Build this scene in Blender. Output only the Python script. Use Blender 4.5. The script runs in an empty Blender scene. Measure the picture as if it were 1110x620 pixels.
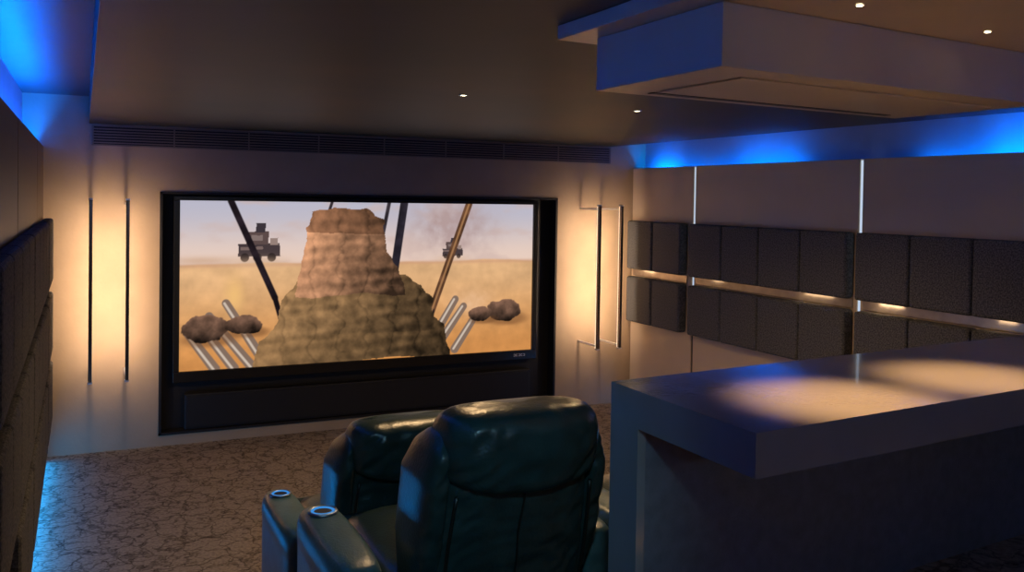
import bpy, bmesh, math, random
import numpy as np
from mathutils import Vector, Matrix, noise
random.seed(4)
scene = bpy.context.scene
scene.view_settings.view_transform = 'Standard'
COL = scene.collection
pi = math.pi

# ---------------------------------------------------------------- materials
def new_mat(name, col, rough=0.6, metal=0.0, var=0.0, vscale=4.0, bump=0.0, bscale=60.0, spec=0.5, coat=0.0, bdist=.01, col2=None):
    m = bpy.data.materials.new(name); m.use_nodes = True
    nt = m.node_tree; b = nt.nodes['Principled BSDF']
    b.inputs['Base Color'].default_value = (*col, 1)
    b.inputs['Roughness'].default_value = rough
    b.inputs['Metallic'].default_value = metal
    b.inputs['Specular IOR Level'].default_value = spec
    b.inputs['Coat Weight'].default_value = coat
    tc = nt.nodes.new('ShaderNodeTexCoord')
    if var > 0 or col2:
        n = nt.nodes.new('ShaderNodeTexNoise'); n.inputs['Scale'].default_value = vscale; n.inputs['Detail'].default_value = 6
        nt.links.new(tc.outputs['Object'], n.inputs['Vector'])
        r = nt.nodes.new('ShaderNodeValToRGB')
        r.color_ramp.elements[0].position = 0.3; r.color_ramp.elements[1].position = 0.7
        r.color_ramp.elements[0].color = (*[c*(1-var) for c in col], 1)
        r.color_ramp.elements[1].color = (*(col2 or [min(1, c*(1+var)) for c in col]), 1)
        nt.links.new(n.outputs['Fac'], r.inputs['Fac']); nt.links.new(r.outputs['Color'], b.inputs['Base Color'])
    if bump > 0:
        n2 = nt.nodes.new('ShaderNodeTexNoise'); n2.inputs['Scale'].default_value = bscale; n2.inputs['Detail'].default_value = 4
        nt.links.new(tc.outputs['Object'], n2.inputs['Vector'])
        bp = nt.nodes.new('ShaderNodeBump'); bp.inputs['Strength'].default_value = bump; bp.inputs['Distance'].default_value = bdist
        nt.links.new(n2.outputs['Fac'], bp.inputs['Height']); nt.links.new(bp.outputs['Normal'], b.inputs['Normal'])
    return m

def emit_mat(name, col, s):
    m = bpy.data.materials.new(name); m.use_nodes = True
    nt = m.node_tree; nt.nodes.clear()
    o = nt.nodes.new('ShaderNodeOutputMaterial'); e = nt.nodes.new('ShaderNodeEmission')
    e.inputs['Color'].default_value = (*col, 1); e.inputs['Strength'].default_value = s
    nt.links.new(e.outputs[0], o.inputs[0]); return m

M_front = new_mat('front_wall_plaster', (0.42, 0.30, 0.185), 0.6, var=0.08, vscale=3, bump=0.12, bscale=35)
M_wall = new_mat('outer_wall_paint', (0.40, 0.42, 0.47), 0.8, var=0.05)
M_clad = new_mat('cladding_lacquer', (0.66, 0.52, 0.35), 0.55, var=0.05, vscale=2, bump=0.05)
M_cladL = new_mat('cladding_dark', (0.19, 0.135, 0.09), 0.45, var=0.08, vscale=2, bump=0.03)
M_ceil = new_mat('ceiling_plaster', (0.044, 0.062, 0.060), 0.52, var=0.1, vscale=1.1, bump=0.05, bscale=9, spec=.4, col2=(.078, .068, .054))
M_bulk = new_mat('bulkhead_paint', (0.62, 0.50, 0.36), 0.36, var=0.05, vscale=3, bump=0.03)
M_black = new_mat('matt_black', (0.008, 0.007, 0.007), 0.6)
M_bezel = new_mat('gloss_black', (0.01, 0.01, 0.01), 0.25)
M_dark = new_mat('vent_dark', (0.05, 0.04, 0.035), 0.5)
M_slat = new_mat('vent_slat', (0.22, 0.165, 0.115), 0.45, var=.1)
M_counter = new_mat('counter_stone', (0.235, 0.23, 0.235), 0.13, var=0.06, vscale=6, bump=0.02, bscale=60, coat=.35)
M_cbase = new_mat('counter_base', (0.14, 0.15, 0.175), 0.6, var=0.15, vscale=25, bump=0.2, bscale=120)
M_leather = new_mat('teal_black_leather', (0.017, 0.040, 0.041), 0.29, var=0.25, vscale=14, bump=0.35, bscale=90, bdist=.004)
M_arm_lit = new_mat('teal_leather_lit', (0.05, 0.125, 0.145), 0.34, var=0.2, vscale=14, bump=0.3, bscale=90, bdist=.004)  # seat leather made lighter, light on the armrests put into the colour
M_piping = new_mat('leather_piping', (0.006, 0.010, 0.010), 0.4)
M_metal = new_mat('brushed_steel', (0.30, 0.38, 0.50), 0.35, metal=1.0)
M_lampbar = new_mat('bronze_bar', (0.26, 0.21, 0.17), 0.25, metal=1.0)
M_bracket = new_mat('bracket_steel', (0.85, 0.83, 0.8), 0.3, metal=0.6)
M_warm = emit_mat('warm_led', (1.0, 0.78, 0.56), 1.6)
M_chan = new_mat('channel_metal', (0.40, 0.34, 0.28), 0.3, metal=0.7, var=0.2, vscale=8)
M_lens = emit_mat('downlight_lens', (1.0, 0.80, 0.50), 25)
M_blue = emit_mat('blue_led', (0.0, 0.12, 1.0), 2.0)
M_white = emit_mat('cool_led', (0.66, 0.80, 1.0), 0.8)
M_cup = emit_mat('cup_led', (0.06, 0.34, 0.9), 0.7)

def fabric():
    m = new_mat('acoustic_fabric', (0.1, 0.1, 0.1), 0.9, spec=0.25)
    nt = m.node_tree; b = nt.nodes['Principled BSDF']; tc = nt.nodes.new('ShaderNodeTexCoord')
    n = nt.nodes.new('ShaderNodeTexNoise'); n.inputs['Scale'].default_value = 100; n.inputs['Detail'].default_value = 2
    nt.links.new(tc.outputs['Object'], n.inputs['Vector'])
    r = nt.nodes.new('ShaderNodeValToRGB'); r.color_ramp.elements[0].position = .38; r.color_ramp.elements[1].position = .66
    r.color_ramp.elements[0].color = (.060, .062, .064, 1); r.color_ramp.elements[1].color = (.17, .167, .162, 1)
    nt.links.new(n.outputs['Fac'], r.inputs['Fac']); nt.links.new(r.outputs['Color'], b.inputs['Base Color'])
    bp = nt.nodes.new('ShaderNodeBump'); bp.inputs['Strength'].default_value = .3; bp.inputs['Distance'].default_value = .003
    nt.links.new(n.outputs['Fac'], bp.inputs['Height']); nt.links.new(bp.outputs['Normal'], b.inputs['Normal'])
    return m
M_fabric = fabric()

def carpet():
    m = new_mat('carpet', (0.2, 0.15, 0.12), 0.95, spec=0.1)
    nt = m.node_tree; b = nt.nodes['Principled BSDF']; tc = nt.nodes.new('ShaderNodeTexCoord')
    nz = nt.nodes.new('ShaderNodeTexNoise'); nz.inputs['Scale'].default_value = 8; nz.inputs['Detail'].default_value = 3
    nt.links.new(tc.outputs['Object'], nz.inputs['Vector'])
    mx = nt.nodes.new('ShaderNodeMix'); mx.data_type = 'VECTOR'; mx.inputs[0].default_value = 0.18
    nt.links.new(tc.outputs['Object'], mx.inputs[4]); nt.links.new(nz.outputs['Color'], mx.inputs[5])
    prev = None
    for sc_, th_, vec in ((8, .06, (1, .45, 1)), (10.5, .055, (.4, 1.2, 1))):
        mp_ = nt.nodes.new('ShaderNodeMapping'); mp_.inputs['Scale'].default_value = vec; mp_.inputs['Rotation'].default_value = (0, 0, sc_)
        nt.links.new(mx.outputs[1], mp_.inputs['Vector'])
        v = nt.nodes.new('ShaderNodeTexVoronoi'); v.feature = 'DISTANCE_TO_EDGE'; v.inputs['Scale'].default_value = sc_
        nt.links.new(mp_.outputs[0], v.inputs['Vector'])
        r = nt.nodes.new('ShaderNodeValToRGB'); r.color_ramp.elements[0].position = .0; r.color_ramp.elements[1].position = th_
        r.color_ramp.elements[0].color = (.34, .32, .31, 1); r.color_ramp.elements[1].color = (1, 1, 1, 1)
        nt.links.new(v.outputs['Distance'], r.inputs['Fac'])
        mm = nt.nodes.new('ShaderNodeMix'); mm.data_type = 'RGBA'; mm.blend_type = 'MULTIPLY'; mm.inputs[0].default_value = .85
        if prev is None: mm.inputs[6].default_value = (.37, .305, .24, 1)
        else: nt.links.new(prev, mm.inputs[6])
        nt.links.new(r.outputs['Color'], mm.inputs[7]); prev = mm.outputs[2]
    n2 = nt.nodes.new('ShaderNodeTexNoise'); n2.inputs['Scale'].default_value = 55; n2.inputs['Detail'].default_value = 3
    nt.links.new(tc.outputs['Object'], n2.inputs['Vector'])
    r2 = nt.nodes.new('ShaderNodeValToRGB'); r2.color_ramp.elements[0].position = .38; r2.color_ramp.elements[1].position = .6
    r2.color_ramp.elements[0].color = (.72, .71, .70, 1); r2.color_ramp.elements[1].color = (1, 1, 1, 1)
    nt.links.new(n2.outputs['Fac'], r2.inputs['Fac'])
    mm = nt.nodes.new('ShaderNodeMix'); mm.data_type = 'RGBA'; mm.blend_type = 'MULTIPLY'; mm.inputs[0].default_value = 1
    nt.links.new(prev, mm.inputs[6]); nt.links.new(r2.outputs['Color'], mm.inputs[7])
    nt.links.new(mm.outputs[2], b.inputs['Base Color'])
    bp = nt.nodes.new('ShaderNodeBump'); bp.inputs['Strength'].default_value = .25; bp.inputs['Distance'].default_value = .006
    nt.links.new(n2.outputs['Fac'], bp.inputs['Height']); nt.links.new(bp.outputs['Normal'], b.inputs['Normal'])
    return m
M_carpet = carpet()

# ---------------------------------------------------------------- helpers
def link(o): COL.objects.link(o); return o
def mesh_obj(name, bm, mats, loc=(0, 0, 0), smooth=False, parent=None):
    me = bpy.data.meshes.new(name)
    bmesh.ops.recalc_face_normals(bm, faces=bm.faces)
    bm.to_mesh(me); bm.free()
    if not isinstance(mats, (list, tuple)): mats = [mats]
    for m in mats: me.materials.append(m)
    if smooth:
        for p in me.polygons: p.use_smooth = True
    o = bpy.data.objects.new(name, me); link(o); o.location = loc
    if parent: o.parent = parent
    return o
def add_box(bm, x0, x1, y0, y1, z0, z1, mi=0):
    vs = [bm.verts.new(p) for p in [(x0, y0, z0), (x1, y0, z0), (x1, y1, z0), (x0, y1, z0), (x0, y0, z1), (x1, y0, z1), (x1, y1, z1), (x0, y1, z1)]]
    for f in [(0, 1, 2, 3), (4, 5, 6, 7), (0, 1, 5, 4), (1, 2, 6, 5), (2, 3, 7, 6), (3, 0, 4, 7)]:
        fc = bm.faces.new([vs[i] for i in f]); fc.material_index = mi
def boxes(name, lst, mats, bevel=0, parent=None, origin=None):
    if origin is None:
        xs = [b[0] for b in lst]+[b[1] for b in lst]; ys = [b[2] for b in lst]+[b[3] for b in lst]; zs = [b[4] for b in lst]
        origin = ((min(xs)+max(xs))/2, (min(ys)+max(ys))/2, min(zs))
    bm = bmesh.new(); ox, oy, oz = origin
    for b in lst:
        add_box(bm, b[0]-ox, b[1]-ox, b[2]-oy, b[3]-oy, b[4]-oz, b[5]-oz, b[6] if len(b) > 6 else 0)
    o = mesh_obj(name, bm, mats, origin, parent=parent)
    if bevel > 0:
        md = o.modifiers.new('bevel', 'BEVEL'); md.width = bevel; md.segments = 3; md.limit_method = 'ANGLE'
    return o
def prism(name, poly, z0, z1, mat, bevel=0, parent=None):
    bm = bmesh.new(); ox = sum(p[0] for p in poly)/len(poly); oy = sum(p[1] for p in poly)/len(poly)
    a = [bm.verts.new((x-ox, y-oy, 0)) for x, y in poly]; b = [bm.verts.new((x-ox, y-oy, z1-z0)) for x, y in poly]
    bm.faces.new(a); bm.faces.new(b); n = len(poly)
    for i in range(n): bm.faces.new([a[i], a[(i+1) % n], b[(i+1) % n], b[i]])
    o = mesh_obj(name, bm, mat, (ox, oy, z0), parent=parent)
    if bevel:
        md = o.modifiers.new('bevel', 'BEVEL'); md.width = bevel; md.segments = 2; md.limit_method = 'ANGLE'
    return o
def loft(name, rings, mat, n=40, parent=None, deform=None, loc=(0, 0, 0), sub=0):
    bm = bmesh.new(); R = []
    for (cx, cy, cz, hw, hd, e) in rings:
        r = []
        for i in range(n):
            t = 2*pi*i/n; c, s = math.cos(t), math.sin(t)
            x = cx+hw*math.copysign(abs(c)**(2/e), c); y = cy+hd*math.copysign(abs(s)**(2/e), s)
            p = Vector((x, y, cz))
            if deform: p = deform(p)
            r.append(bm.verts.new(p))
        R.append(r)
    for a, b in zip(R[:-1], R[1:]):
        for i in range(n): bm.faces.new([a[i], a[(i+1) % n], b[(i+1) % n], b[i]])
    bm.faces.new(R[0]); bm.faces.new(R[-1])
    o = mesh_obj(name, bm, mat, loc, smooth=True, parent=parent)
    if sub:
        md = o.modifiers.new('sub', 'SUBSURF'); md.levels = sub; md.render_levels = sub
    return o
def tube(name, pts, r, mat, parent=None, k=8):
    bm = bmesh.new(); R = []
    for i, p in enumerate(pts):
        a = Vector(pts[max(0, i-1)]); b = Vector(pts[min(len(pts)-1, i+1)]); d = (b-a).normalized()
        u = d.cross(Vector((0, 1, 0.01))).normalized(); w = d.cross(u)
        R.append([bm.verts.new(Vector(p)+r*(math.cos(2*pi*j/k)*u+math.sin(2*pi*j/k)*w)) for j in range(k)])
    for a, b in zip(R[:-1], R[1:]):
        for j in range(k): bm.faces.new([a[j], a[(j+1) % k], b[(j+1) % k], b[j]])
    bm.faces.new(R[0]); bm.faces.new(R[-1])
    return mesh_obj(name, bm, mat, smooth=True, parent=parent)
def cyl(bm, c, r, h, n=32, r2=None):
    r2 = r if r2 is None else r2
    bmesh.ops.create_cone(bm, cap_ends=True, segments=n, radius1=r, radius2=r2, depth=h, matrix=Matrix.Translation(c))
def ring(bm, c, R, r, n=36, k=10):
    vs = []
    for i in range(n):
        a = 2*pi*i/n; row = []
        for j in range(k):
            b = 2*pi*j/k
            row.append(bm.verts.new((c[0]+(R+r*math.cos(b))*math.cos(a), c[1]+(R+r*math.cos(b))*math.sin(a), c[2]+r*math.sin(b))))
        vs.append(row)
    for i in range(n):
        for j in range(k):
            bm.faces.new([vs[i][j], vs[(i+1) % n][j], vs[(i+1) % n][(j+1) % k], vs[i][(j+1) % k]])
def empty(name, loc):
    e = bpy.data.objects.new(name, None); e.empty_display_size = .1; e.location = loc; link(e); return e
def tag(o, label, cat, group=None):
    o['label'] = label; o['category'] = cat
    if group: o['group'] = group
    return o
def struct(o): o['kind'] = 'structure'; return o
def area(name, loc, rot, sx, sy, power, col, parent=None, spread=None):
    l = bpy.data.lights.new(name, 'AREA'); l.shape = 'RECTANGLE'; l.size = sx; l.size_y = sy; l.energy = power; l.color = col
    if spread: l.spread = math.radians(spread)
    o = bpy.data.objects.new(name, l); o.location = loc; o.rotation_euler = rot; link(o)
    if parent: o.parent = parent
    return o
def spot(name, loc, power, col, ang, blend, rot=(0, 0, 0), r=.02, parent=None):
    l = bpy.data.lights.new(name, 'SPOT'); l.energy = power; l.color = col; l.spot_size = math.radians(ang); l.spot_blend = blend; l.shadow_soft_size = r
    o = bpy.data.objects.new(name, l); o.location = loc; o.rotation_euler = rot; link(o)
    if parent: o.parent = parent
    return o
def aim(o, target):
    o.rotation_euler = (Vector(target)-Vector(o.location)).to_track_quat('-Z', 'Y').to_euler()

# ---------------------------------------------------------------- room shell
XL, XR = -0.43, 5.32
CL, CR = -0.28, 5.16
YF, YB = 7.97, -2.2
ZC, ZU = 2.645, 2.86
struct(boxes('wall_left', [(XL-.1, XL, YB, YF+.3, 0, ZU+.1)], M_wall))
struct(boxes('wall_right', [(XR, XR+.1, YB, YF+.3, 0, ZU+.1)], M_wall))
struct(boxes('wall_back', [(XL-.1, XR+.1, YB-.1, YB, 0, ZU+.1)], M_clad))
NX0, NX1, NZ0, NZ1 = .573, 4.285, .09, 2.11
struct(boxes('wall_front', [(XL, NX0, YF, YF+.3, 0, ZU), (NX1, XR, YF, YF+.3, 0, ZU), (NX0, NX1, YF, YF+.3, NZ1, ZU), (NX0, NX1, YF, YF+.3, 0, NZ0),
                            (NX0, NX1, YF+.14, YF+.3, NZ0, NZ1)], M_front))
struct(boxes('trim_1', [(NX0, NX0+.02, YF-.012, YF+.12, NZ0, NZ1), (NX1-.02, NX1, YF-.012, YF+.12, NZ0, NZ1), (NX0, NX1, YF-.012, YF+.12, NZ1-.02, NZ1),
                        (NX0, NX1, YF-.012, YF+.12, NZ0, NZ0+.02), (NX0, NX1, YF+.12, YF+.138, NZ0, NZ1)], M_black))
T1, T2, T3 = .12, .41, .90
struct(boxes('floor', [(XL, XR, 4.75, YF+.1, -.1, 0), (XL, XR, 3.52, 4.75, -.1, T1), (XL, XR, 2.22, 3.52, -.1, T2), (XL, XR, YB, 2.22, -.1, T3)], M_carpet, origin=(0, 0, 0)))
struct(boxes('ceiling', [(.04, 4.9, YB, YF, ZC, ZU), (XL-.1, XR+.1, YB, YF+.3, ZU, ZU+.1)], M_ceil, origin=(0, 0, 0)))

# ---------------------------------------------------------------- wall cladding
mods = [(6.915, YF-.02), (4.915, 6.885), (2.915, 4.885), (.93, 2.885), (-1.07, .87)]
for side in ('r', 'l'):
    for (a, b) in mods:
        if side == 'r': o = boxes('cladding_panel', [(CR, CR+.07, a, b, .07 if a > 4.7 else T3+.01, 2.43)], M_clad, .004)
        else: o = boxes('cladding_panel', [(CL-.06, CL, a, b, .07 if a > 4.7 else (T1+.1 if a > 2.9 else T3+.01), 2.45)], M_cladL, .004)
        tag(o, 'tall taupe lacquered wall cladding panel below the blue cove' if side == 'r' else 'tall dark brown wall cladding panel below the blue cove', 'wall panel', 'wall cladding panels')
for y in (6.9, 4.9, 2.9):
    zb = .01 if y > 4.75 else T2
    o = boxes('led_strip', [(CR+.008, CR+.04, y-.012, y+.012, zb, 1.3, 1), (CR+.008, CR+.04, y-.012, y+.012, 1.301, 2.42, 0)], [M_white, M_dark]); tag(o, 'thin vertical cool white light strip in the gap between wall panels', 'light strip', 'vertical light strips')
for y in (6.9, 4.9):
    o = boxes('led_strip', [(CL-.055, CL-.02, y-.012, y+.012, .01, 2.3)], M_dark); tag(o, 'thin unlit vertical strip in the gap between dark panels', 'light strip', 'vertical light strips')

# ---------------------------------------------------------------- acoustic panels
def acoustic(side, y0, y1, z0, z1):
    x0, x1 = (CR-.10, CR) if side == 'r' else (CL, CL+.075)
    o = boxes('acoustic_panel', [(x0, x1, y0+.004, y1-.004, z0, z1)], M_fabric, .022)
    tag(o, 'square padded acoustic panel in charcoal fabric mounted on wall', 'acoustic panel', 'fabric acoustic panels')
for side in ('r', 'l'):
    ys = [(7.45, 7.9), (6.98, 7.44)] + [(6.86-.48*(i+1), 6.86-.48*i) for i in range(4)] + [(4.86-.48*(i+1), 4.86-.48*i) for i in range(4)]
    ys += [(2.86-.48*(i+1), 2.86-.48*i) for i in range(3 if side == 'l' else 1)]
    rows = [(1.40, 1.89), (.86, 1.32)] + ([(.32, .78)] if side == 'l' else [])
    for (a, b) in ys:
        for (z0, z1) in rows:
            if z1 < .8 and a < 3.6: continue
            if b < 2.4 and z0 < T3: z0 = T3+.02
            acoustic(side, a, b, z0, z1)
for (a, b) in [(6.98, 7.9), (4.95, 6.85), (2.95, 4.85), (1.45, 2.85)]:
    if a > 2:
        o = boxes('wall_channel', [(CR-.012, CR, a, b, 1.325, 1.395)], M_chan, .003); tag(o, 'narrow metallic channel between rows of acoustic panels', 'wall channel', 'wall channels')
        o = boxes('wall_channel', [(CL, CL+.03, a, b, .78, .86)], M_dark); tag(o, 'narrow dark channel between rows of acoustic panels', 'wall channel', 'wall channels')
    o = boxes('wall_channel', [(CL, CL+.03, a, b, 1.32, 1.40)], M_dark); tag(o, 'narrow dark channel between rows of acoustic panels', 'wall channel', 'wall channels')
for (yc, ln, p) in [(7.7, .2, .09), (6.6, .15, .03), (5.35, .3, .11), (4.65, .2, .14), (3.75, .12, .05), (3.3, .12, .06)]:
    area('channel_fill', (CR-.085, yc, 1.378), (0, -pi/2+.2, 0), .02, ln, p, (1, .70, .42))  # unseen short lamps added to make warm patches along the channel

# ---------------------------------------------------------------- air vent
v = empty('air_vent', (2.475, YF, 2.47))
boxes('vent_frame', [(-2.415, 2.415, -.012, -.002, 0, .012), (-2.415, 2.415, -.012, -.002, .153, .165), (-2.415, -2.40, -.012, -.002, .012, .153), (2.40, 2.415, -.012, -.002, .012, .153)], M_slat, parent=v)
boxes('vent_recess', [(-2.40, 2.40, -.004, -.001, .012, .153)], M_black, parent=v)
boxes('vent_slats', [(-2.40, 2.40, -.016, -.005, .02+i*.022, .030+i*.022) for i in range(6)] + [(-2.4+i*.6, -2.39+i*.6, -.018, -.005, .012, .153) for i in range(1, 8)], M_slat, parent=v)
tag(v, 'long dark linear air vent with horizontal slats above the screen', 'air vent')

# ---------------------------------------------------------------- projection screen + picture
SX0, SX1, SZ0, SZ1 = .734, 4.04, .60, 2.04
s = empty('cinema_screen', ((SX0+SX1)/2, YF+.06, .5))
W = SX1-SX0; H = SZ1-SZ0
boxes('screen_frame', [(-W/2-.05, W/2+.05, -.03, .055, SZ0-.5-.09, SZ0-.5), (-W/2-.05, W/2+.05, -.03, .055, SZ1-.5, SZ1-.5+.035),
                       (-W/2-.05, -W/2, -.03, .055, SZ0-.5, SZ1-.5), (W/2, W/2+.05, -.03, .055, SZ0-.5, SZ1-.5), (-W/2, W/2, 0, .055, SZ0-.5, SZ1-.5)], M_bezel, .004, parent=s)
mk = []; x0 = W/2-.20
for i in range(5):
    xx = x0+i*.026
    mk += [(xx, xx+.018, -.032, -.0305, .044, .048), (xx, xx+.018, -.032, -.0305, .062, .066), (xx if i % 2 else xx+.014, xx+.004 if i % 2 else xx+.018, -.032, -.0305, .048, .062)]
boxes('bezel_mark', mk, new_mat('pale_mark', (.7, .68, .66), .5), parent=s)
NXp, NZp = 620, 264
X, Y = np.meshgrid(np.linspace(0, 385, NXp), np.linspace(0, 164, NZp))
def fbm(sx, sy, oct=4, off=0):
    out = np.zeros(X.shape); xs = X[0]; ys = Y[:, 0]
    for j in range(NZp):
        yy = ys[j]*sy+off
        out[j] = [noise.fractal(Vector((x*sx, yy, off)), 1.0, 2.0, oct) for x in xs]
    return out
n1 = fbm(.02, .05, 4, 3.1); n2 = fbm(.09, .09, 4, 9.7)
def sm(e0, e1, v): t = np.clip((v-e0)/(e1-e0), 0, 1); return t*t*(3-2*t)
def lin(c): return np.array(c, float)/255
img = np.zeros(X.shape+(3,))
def blend(mask, col):
    global img
    c = lin(col) if not isinstance(col, np.ndarray) else col
    img = img*(1-mask[..., None]) + c*mask[..., None]
t = sm(0, 62, Y)[..., None]
img = lin((186, 184, 200))*(1-t)+lin((232, 205, 190))*t
blend(np.clip(.5*sm(-.1, .6, n1), 0, 1), (205, 178, 170))
blend(np.clip(np.exp(-(((X-285)/42)**2+((Y-24)/26)**2))*(0.9+n2*.6), 0, .85), (176, 150, 148))
sand = sm(61, 63, Y+n1*1.5)
g = sm(62, 164, Y)[..., None]
sc = lin((222, 176, 128))*(1-g)+lin((206, 140, 78))*g
sc = sc*(1+.06*n1[..., None]+.05*n2[..., None])
img = img*(1-sand[..., None])+sc*sand[..., None]
blend(.55*np.exp(-((Y-63)/2.0)**2), (200, 150, 120))
def poly(pts, rough=0.):
    P = list(pts); Xn = X+rough*n2; Yn = Y+rough*n1*1.3
    inside = np.zeros(X.shape, bool); j = len(P)-1
    for i in range(len(P)):
        xi, yi = P[i]; xj, yj = P[j]
        if yi != yj:
            c = ((yi > Yn) != (yj > Yn)) & (Xn < (xj-xi)*(Yn-yi)/(yj-yi)+xi); inside ^= c
        j = i
    return inside.astype(float)
def line(x0, y0, x1, y1, w, w2=None):
    w2 = w if w2 is None else w2
    dx, dy = x1-x0, y1-y0; L2 = dx*dx+dy*dy
    tt = np.clip(((X-x0)*dx+(Y-y0)*dy)/L2, 0, 1); d = np.hypot(X-(x0+tt*dx), Y-(y0+tt*dy)); ww = w+(w2-w)*tt
    return 1-sm(ww-.5, ww+.5, d), d/ww
def truck(cx, cy, k):
    for (a, b, c, d, col) in [(-22, -6, 22, 8, (70, 58, 60)), (-14, -18, 10, -5, (92, 74, 72)), (-4, -27, 6, -17, (60, 52, 58)), (12, -11, 20, -4, (150, 128, 120)), (-20, -3, 4, 0, (120, 100, 96)), (-9, -14, 4, -9, (130, 112, 108))]:
        blend(poly([(cx+a*k, cy+b*k), (cx+c*k, cy+b*k), (cx+c*k, cy+d*k), (cx+a*k, cy+d*k)], 1.2), col)
    for wx in (-15, -2, 13):
        blend(1-sm(4*k, 5*k, np.hypot(X-cx-wx*k, Y-cy-9*k)), (40, 32, 34))
    blend(np.clip(.55*np.exp(-(((X-cx)/(30*k))**2+((Y-cy-14*k)/(6*k))**2)), 0, 1), (214, 176, 140))
truck(76, 47, .95); truck(286, 52, .55)
blend(np.clip(np.exp(-(((X-52)/9)**2+((Y-93)/16)**2))*.9, 0, 1), (240, 190, 120))
blend(np.clip(np.exp(-(((X-310)/22)**2+((Y-108)/12)**2))*(.8+.5*n2), 0, 1), (235, 190, 150))
blend(np.clip(np.exp(-(((X-20)/30)**2+((Y-58)/4)**2))*.6, 0, 1), (200, 160, 130))
for (a, b, c, d) in [(18, 118, 52, 164), (28, 112, 70, 164), (8, 128, 34, 164), (44, 100, 82, 160), (300, 112, 272, 150), (318, 118, 290, 158), (290, 104, 262, 148)]:
    m, d_ = line(a, b, c, d, 4.0, 5.0); m2, _ = line(a-1.5, b, c-1.5, d, 1.2)
    blend(m, (130, 108, 94)); blend(m2, (205, 188, 172))
for (a, b, c, d, w, col) in [(48, 0, 92, 96, 3.2, (34, 26, 32)), (92, 96, 112, 164, 2.6, (30, 22, 26)), (229, 0, 219, 70, 4.4, (38, 34, 42)), (212, 0, 200, 60, 2.0, (50, 44, 50)),
                             (305, 0, 262, 116, 4.0, (92, 62, 44)), (262, 116, 256, 164, 3.4, (40, 30, 30)), (150, 0, 140, 30, 1.5, (60, 52, 56))]:
    m, d_ = line(a, b, c, d, w); blend(m, (lin(col)*(1+.35*n2[..., None])).clip(0, 1))
m, _ = line(305, 0, 262, 116, 1.1); blend(m*.8, (176, 128, 84))
for (cx, cy, rx, ry) in [(24, 124, 22, 13), (62, 122, 18, 9), (350, 118, 22, 12), (320, 121, 15, 8)]:
    q = np.hypot((X-cx)/rx, (Y-cy)/ry)
    blend(.5*(1-sm(.6, 1.3, np.hypot((X-cx-4)/rx/1.2, (Y-cy-ry*.8)/ry*1.6))), (110, 72, 44))
    blend(1-sm(.95, 1.03, q+.2*n2), lin((84, 62, 50))*(1.1-.6*np.clip((Y-cy)/ry, -1, 1)[..., None]+.5*n2[..., None]).clip(.3, 1.6))
strata = .5+.5*np.sin(Y*.5+2.2*n1+.02*X)
crack = np.exp(-(((X+9*n1+3*n2) % 29)-14)**2/3.0)
def rock(pts, col, cx, hw, top):
    m = poly(pts, 2.6)
    sh = np.clip(1.10-.42*((X-cx)/hw)-.14*strata-.14*crack+.24*n2-.003*(Y-top), .3, 1.5)[..., None]
    blend(m, lin(col)*sh)
rock([(70, 164), (76, 138), (92, 128), (98, 110), (250, 108), (264, 122), (276, 130), (284, 164)], (118, 90, 60), 175, 115, 108)
rock([(94, 136), (98, 98), (108, 88), (116, 78), (232, 76), (248, 88), (262, 104), (266, 136)], (128, 98, 66), 175, 100, 76)
rock([(112, 96), (118, 60), (122, 46), (128, 14), (150, 8), (188, 9), (206, 20), (210, 50), (222, 66), (232, 96)], (172, 124, 92), 168, 60, 8)
rock([(124, 30), (129, 10), (152, 6), (186, 7), (206, 18), (208, 32)], (124, 86, 62), 168, 60, 6)
img = np.clip(img, 0, 1)
lim = np.where(img <= .04045, img/12.92, ((img+.055)/1.055)**2.4)
verts = np.stack([X/385*W-W/2, np.full(X.shape, -.004), (1-Y/164)*H+SZ0-.5], -1).reshape(-1, 3)
idx = np.arange(NXp*NZp).reshape(NZp, NXp)
faces = np.stack([idx[1:, :-1], idx[1:, 1:], idx[:-1, 1:], idx[:-1, :-1]], -1).reshape(-1, 4)
me = bpy.data.meshes.new('screen_picture'); me.vertices.add(len(verts)); me.vertices.foreach_set('co', verts.ravel().astype(np.float32))
me.loops.add(faces.size); me.loops.foreach_set('vertex_index', faces.ravel().astype(np.int32))
me.polygons.add(len(faces)); me.polygons.foreach_set('loop_start', (np.arange(len(faces))*4).astype(np.int32)); me.update(calc_edges=True)
ca = me.color_attributes.new('pic', 'FLOAT_COLOR', 'POINT')
ca.data.foreach_set('color', np.concatenate([lim.reshape(-1, 3), np.ones((len(verts), 1))], 1).ravel().astype(np.float32))
mp = emit_mat('screen_picture', (1, 1, 1), 1.0); nt = mp.node_tree
at = nt.nodes.new('ShaderNodeAttribute'); at.attribute_name = 'pic'; nt.links.new(at.outputs['Color'], [n for n in nt.nodes if n.type == 'EMISSION'][0].inputs['Color'])
me.materials.append(mp); po = bpy.data.objects.new('screen_picture', me); link(po); po.parent = s
po['label'] = 'lit desert film picture with sandy plain, poles and layered rock'
tag(s, 'large wide cinema screen in black frame showing a desert film scene', 'screen')
sp = empty('centre_speaker', (2.4, YF+.05, NZ0+.02))
boxes('speaker_cabinet', [(-1.62, 1.62, -.03, .06, 0, .30)], M_black, .01, parent=sp)
boxes('speaker_grille', [(-1.6, 1.6, -.036, -.031, .02, .28)], M_black, .002, parent=sp)
tag(sp, 'long low black loudspeaker cabinet below the screen', 'speaker')

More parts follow.
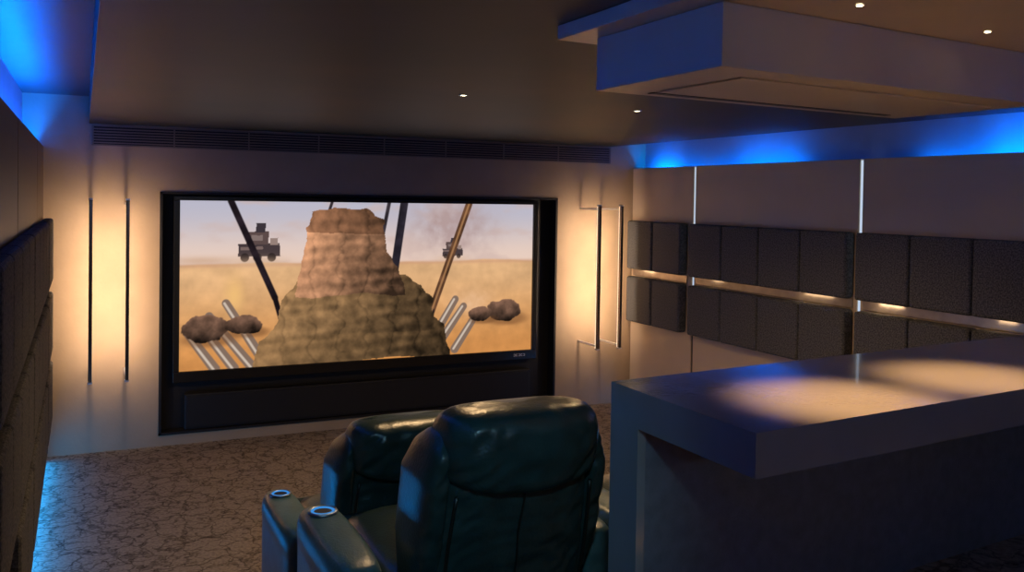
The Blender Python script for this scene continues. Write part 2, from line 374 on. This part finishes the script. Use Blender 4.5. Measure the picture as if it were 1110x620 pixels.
# ---------------------------------------------------------------- wall lamps
BY = 7.60
def wall_lamp(x):
    e = empty('wall_lamp', (x, BY, .63))
    boxes('lamp_bar', [(-.013, .013, -.028, .010, .012, 1.408)], M_lampbar, .004, parent=e)
    boxes('lamp_diffuser', [(-.012, .012, .011, .018, .014, 1.406)], M_warm, parent=e)
    for z in (0, 1.408):
        boxes('end_cap', [(-.016, .016, -.031, .019, z, z+.014)], M_bracket, .002, parent=e)
    for z in (.035, 1.378):
        boxes('bracket', [(-.010, .010, .019, YF-BY-.001, z-.010, z+.010)], M_bracket, .002, parent=e)
    area('lamp_light', (0, .022, .71), (pi/2, 0, 0), .03, 1.25, 5.4, (1, .72, .51), parent=e, spread=165)
    return e
for i, x in enumerate((.055, .315, 4.55, 4.80)):
    tag(wall_lamp(x), 'slim vertical bronze bar lamp on steel brackets washing the wall warm', 'wall lamp', 'vertical bar wall lamps')

# ---------------------------------------------------------------- suspended bulkhead over the bar
SL = .1
b = empty('ceiling_bulkhead', (1.4, 2.2, ZC-.045)); bl = Vector((1.4, 2.2, ZC-.045))
def par(x0, x1, ya, yb):
    return [(x0, ya+SL*(x0-1.35)), (x1, ya+SL*(x1-1.35)), (x1, yb+SL*(x1-1.35)), (x0, yb+SL*(x0-1.35))]
def loc(poly): return [(x-bl.x, y-bl.y) for x, y in poly]
prism('upper_slab', loc(par(1.345, 4.88, .75, 2.52)), 0, .044, M_bulk, .002, parent=b)
prism('lower_box', loc(par(1.435, 2.88, 1.81, 2.42)), -.163, -.001, M_bulk, .002, parent=b)
prism('air_slot', loc(par(1.60, 2.75, 2.335, 2.365)), -.1655, -.1632, M_dark, parent=b)
prism('underside_panel', loc(par(1.60, 2.75, 1.92, 2.30)), -.169, -.1632, M_bulk, .002, parent=b)
tag(b, 'two-tier suspended ceiling box in grey paint hanging above the bar', 'ceiling bulkhead')

# ---------------------------------------------------------------- downlights
def downlight(x, y, z, power, ang, blend_=.7, r=.018, sr=.02, col=(1, .64, .31)):
    e = empty('downlight', (x, y, z))
    bm = bmesh.new(); ring(bm, (0, 0, -.002), r*1.25, r*.2)
    mesh_obj('trim_ring', bm, M_metal, smooth=True, parent=e)
    bm = bmesh.new(); cyl(bm, (0, 0, -.0015), r, .003)
    mesh_obj('lens', bm, M_lens, parent=e)
    spot('downlight_lamp', (0, 0, -.03), power, col, ang, blend_, r=sr, parent=e)
    tag(e, 'small round recessed downlight with glowing warm lens', 'downlight', 'recessed downlights')
downlight(1.82, 4.46, ZC, 66, 155); downlight(3.04, 4.65, ZC, 66, 155)
for (x, y) in ((1.76, 1.69), (2.34, 1.77)):
    downlight(x, y, ZC-.045, 185, 40, 1.0, .008, .045, (1, .54, .21))
downlight(1.0, -.8, ZC, 24, 110); downlight(2.6, -.6, ZC, 24, 110)
downlight(4.2, 2.75, ZC, 150, 155)  # added out of view behind the bulkhead as warm fill for the right wall

# ---------------------------------------------------------------- bar counter
CT = 1.60
c = empty('bar_counter', (1.31, 1.53, T3)); cl = c.location
def cpar(x0, x1, ya, yb, sl=.095): return [(x0-cl.x, ya+sl*(x0-1.31)-cl.y), (x1-cl.x, ya+sl*(x1-1.31)-cl.y), (x1-cl.x, yb+sl*(x1-1.31)-cl.y), (x0-cl.x, yb+sl*(x0-1.31)-cl.y)]
bm = bmesh.new()
def prism_into(bm, poly, z0, z1):
    a = [bm.verts.new((x, y, z0)) for x, y in poly]; b_ = [bm.verts.new((x, y, z1)) for x, y in poly]
    bm.faces.new(a); bm.faces.new(b_)
    for i in range(4): bm.faces.new([a[i], a[(i+1) % 4], b_[(i+1) % 4], b_[i]])
prism_into(bm, cpar(1.318, 4.6, 1.527, 2.12), CT-.1-T3, CT-T3)
prism_into(bm, cpar(1.318, 1.345, 1.985, 2.12), 0, CT-.1-T3)
mesh_obj('countertop', bm, M_counter, parent=c)
prism('counter_base', cpar(1.346, 4.55, 1.986, 2.11), .0, CT-.101-T3, M_cbase, parent=c)
tag(c, 'long grey stone bar counter with thick overhanging top behind the seats', 'bar counter')

# ---------------------------------------------------------------- recliners
def recliner(x, y, z, scl=(1, 1, 1), bw=1.0, bx=0.0):
    e = empty('recliner_chair', (x, y, z)); e.scale = scl
    loft('chair_base', [(0, .02, .0, .30, .34, 6), (0, .02, .03, .33, .36, 6), (0, .02, .2, .33, .36, 6)], M_leather, parent=e)
    loft('seat_cushion', [(0, .12, .2, .30, .36, 5), (0, .12, .23, .322, .385, 5), (0, .12, .38, .325, .39, 5), (0, .12, .44, .31, .37, 4.5), (0, .12, .465, .26, .32, 4), (0, .12, .475, .15, .2, 3)], M_leather, parent=e)
    loft('footrest', [(0, .535, .06, .29, .02, 4), (0, .54, .10, .31, .03, 4), (0, .545, .36, .31, .032, 4), (0, .54, .41, .29, .02, 4)], M_leather, parent=e)
    def tilt(p):
        k = (p.z-.2)/.85
        yy = p.y - .20*k
        q = Vector((p.x*9, p.z*7, y)); q2 = Vector((p.x*7+p.z*9, p.z*24-p.x*14, y+3))
        back = 1 if p.y < -.22 else 0
        yy -= .009*noise.noise(q)*back + .012*(1-abs(noise.noise(q2))*2.4)*back*(1 if p.z > .8 else .6)
        return Vector((p.x*bw+bx, yy, p.z))
    def rr(lst):
        out = []
        for a, b_ in zip(lst[:-1], lst[1:]):
            n = max(1, int(abs(b_[2]-a[2])/.015))
            for i in range(n): out.append(tuple(a[k]+(b_[k]-a[k])*i/n for k in range(6)))
        return out+[lst[-1]]
    loft('backrest', rr([(0, -.24, .16, .24, .07, 3.5), (0, -.24, .2, .275, .10, 3.8), (0, -.24, .35, .292, .115, 4), (0, -.24, .5, .295, .12, 4), (0, -.24, .65, .29, .122, 4), (0, -.24, .8, .275, .115, 4), (0, -.24, .95, .25, .10, 4), (0, -.24, 1.0, .22, .07, 3), (0, -.24, 1.02, .15, .03, 2.5)]), M_leather, parent=e, deform=tilt, sub=1, n=96)
    tube('centre_seam', [(bx+.004*math.sin(i), -.361-.20*((.25+.037*i)-.2)/.85-.004, .25+.037*i) for i in range(16)], .004, M_piping, e)
    for sx in (-1, 1):
        loft('side_wing', rr([(sx*.27, -.20, .30, .02, .05, 2.4), (sx*.28, -.20, .40, .042, .10, 2.8), (sx*.292, -.20, .62, .052, .145, 3), (sx*.292, -.20, .84, .050, .145, 3), (sx*.278, -.21, .93, .034, .12, 2.6), (sx*.262, -.22, .985, .012, .05, 2.2)]), M_leather, parent=e, deform=tilt, sub=1)
        tube('piping', [(bx+bw*sx*(.245+.012*math.sin(k*pi)), -.352-.20*((.30+.5*k)-.2)/.85-.018, .30+.5*k) for k in [i/14 for i in range(15)]], .006, M_piping, e)
    def pil(p):
        q = tilt(p); k = max(0, min(1, (.97-p.z)/.2))
        q.z -= k*.085*(1-(p.x/.285)**2); q.z -= .06*max(0, abs(p.x)-.16)**1.3*(1 if p.z > .98 else 0)
        return q
    loft('headrest', rr([(0, -.25, .84, .22, .10, 4), (0, -.25, .845, .262, .134, 4), (0, -.25, .86, .274, .149, 3.8), (0, -.25, .92, .280, .157, 3.6), (0, -.25, .985, .277, .150, 3.5), (0, -.25, 1.02, .268, .134, 3.2), (0, -.25, 1.045, .25, .095, 3.1), (0, -.25, 1.055, .20, .045, 3)]), M_leather, parent=e, deform=pil, sub=1, n=96)
    for sx in (-1, 1):
        a = loft('armrest', rr([(0, 0, .0, .07, .30, 6), (0, 0, .03, .080, .325, 6), (0, 0, .42, .082, .33, 5), (0, 0, .47, .09, .34, 4), (0, 0, .505, .088, .338, 3.6), (0, 0, .53, .076, .325, 3.4), (0, 0, .545, .055, .30, 3.2)]), M_arm_lit, parent=e, loc=(sx*.425, .04, 0), sub=1)
        bm = bmesh.new(); ring(bm, (0, 0, 0), .048, .006); rg = mesh_obj('cup_holder', bm, M_metal, (0, .20, .547), smooth=True, parent=a)
        bm = bmesh.new(); ring(bm, (0, 0, 0), .038, .006); mesh_obj('light_ring', bm, M_cup, (0, 0, .0), smooth=True, parent=rg)
        bm = bmesh.new(); cyl(bm, (0, 0, -.001), .035, .004); mesh_obj('cup_well', bm, M_black, (0, 0, 0), parent=rg)
    return e
g = 'leather cinema recliners'
tag(recliner(1.215, 2.98, T2, bw=.93, bx=.018), 'dark teal leather reclining cinema seat with padded headrest on upper step', 'armchair', g)
tag(recliner(1.28, 4.14, T1, (.97, 1, .985)), 'dark teal leather reclining cinema seat on the lower step facing screen', 'armchair', g)
tag(recliner(2.25, 3.0, T2), 'dark teal leather reclining cinema seat beside the bar counter', 'armchair', g)

# ---------------------------------------------------------------- blue coves and lamps
for (nm, x) in (('l', (XL+CL-.06)/2), ('r', (XR+CR+.07)/2)):
    o = boxes('cove_light', [(x-.018, x+.018, YB+.1, YF-.05, 2.30, 2.32)], M_blue); tag(o, 'long blue light strip hidden behind the top of wall panels', 'light strip', 'blue cove light strips')
for (a, b_, p) in [(5.6, 7.85, 7), (5.8, 6.4, 10), (7.4, 7.75, 6), (2.5, 4.5, 8), (3.1, 3.9, 26), (-.5, 2.3, 24)]:
    area('cove_lamp', ((XR+CR+.07)/2, (a+b_)/2, 2.34), (pi, 0, 0), .05, b_-a, p, (0, .15, 1))
area('cove_lamp', ((XL+CL-.06)/2, 5.25, 2.34), (pi, 0, 0), .06, 5.3, 165, (0, .12, 1))
area('cove_lamp', ((XL+CL-.06)/2, .3, 2.34), (pi, 0, 0), .06, 4.4, 105, (.04, .19, 1))
area('floor_lamp_glow', (CL+.005, 6.0, .06), (0, -pi/2+.12, 0), .05, 3.6, 14, (0, .32, 1))
area('floor_lamp_glow', (CR-.005, 6.6, .045), (0, pi/2-.3, 0), .05, 2.4, 3, (0, .3, 1))
area('rear_fill_light', (1.2, YB+.1, 2.4), (pi/2, 0, 0), 3.0, .15, 6, (.55, .7, 1))  # unseen bluish fill added behind the camera, not part of a cove
sl_ = spot('seat_fill_spot', (.3, .4, 2.6), 52, (.38, .82, 1), 42, .8, r=.06); aim(sl_, (1.0, 3.0, .9))  # unseen cool spot added to put highlights on the seats

w = bpy.data.worlds.new('world'); scene.world = w; w.use_nodes = True
w.node_tree.nodes['Background'].inputs[0].default_value = (.02, .03, .05, 1); w.node_tree.nodes['Background'].inputs[1].default_value = .3

# ---------------------------------------------------------------- camera
th, pt, rl = math.radians(25.4), math.radians(1.2), math.radians(.9)
F = Vector((math.sin(th)*math.cos(pt), math.cos(th)*math.cos(pt), -math.sin(pt)))
Rr = Vector((math.cos(th), -math.sin(th), 0)); U = Rr.cross(F)
R2 = Rr*math.cos(rl)+U*math.sin(rl); U2 = U*math.cos(rl)-Rr*math.sin(rl)
cd = bpy.data.cameras.new('camera'); cam = bpy.data.objects.new('camera', cd); link(cam)
Mx = Matrix((R2, U2, -F)).transposed().to_4x4(); Mx.translation = Vector((0, 0, 2.1)); cam.matrix_world = Mx
cd.sensor_width = 36; cd.lens = 980/1110*36; cd.shift_y = -74.5/1110; cd.clip_start = .02
scene.camera = cam
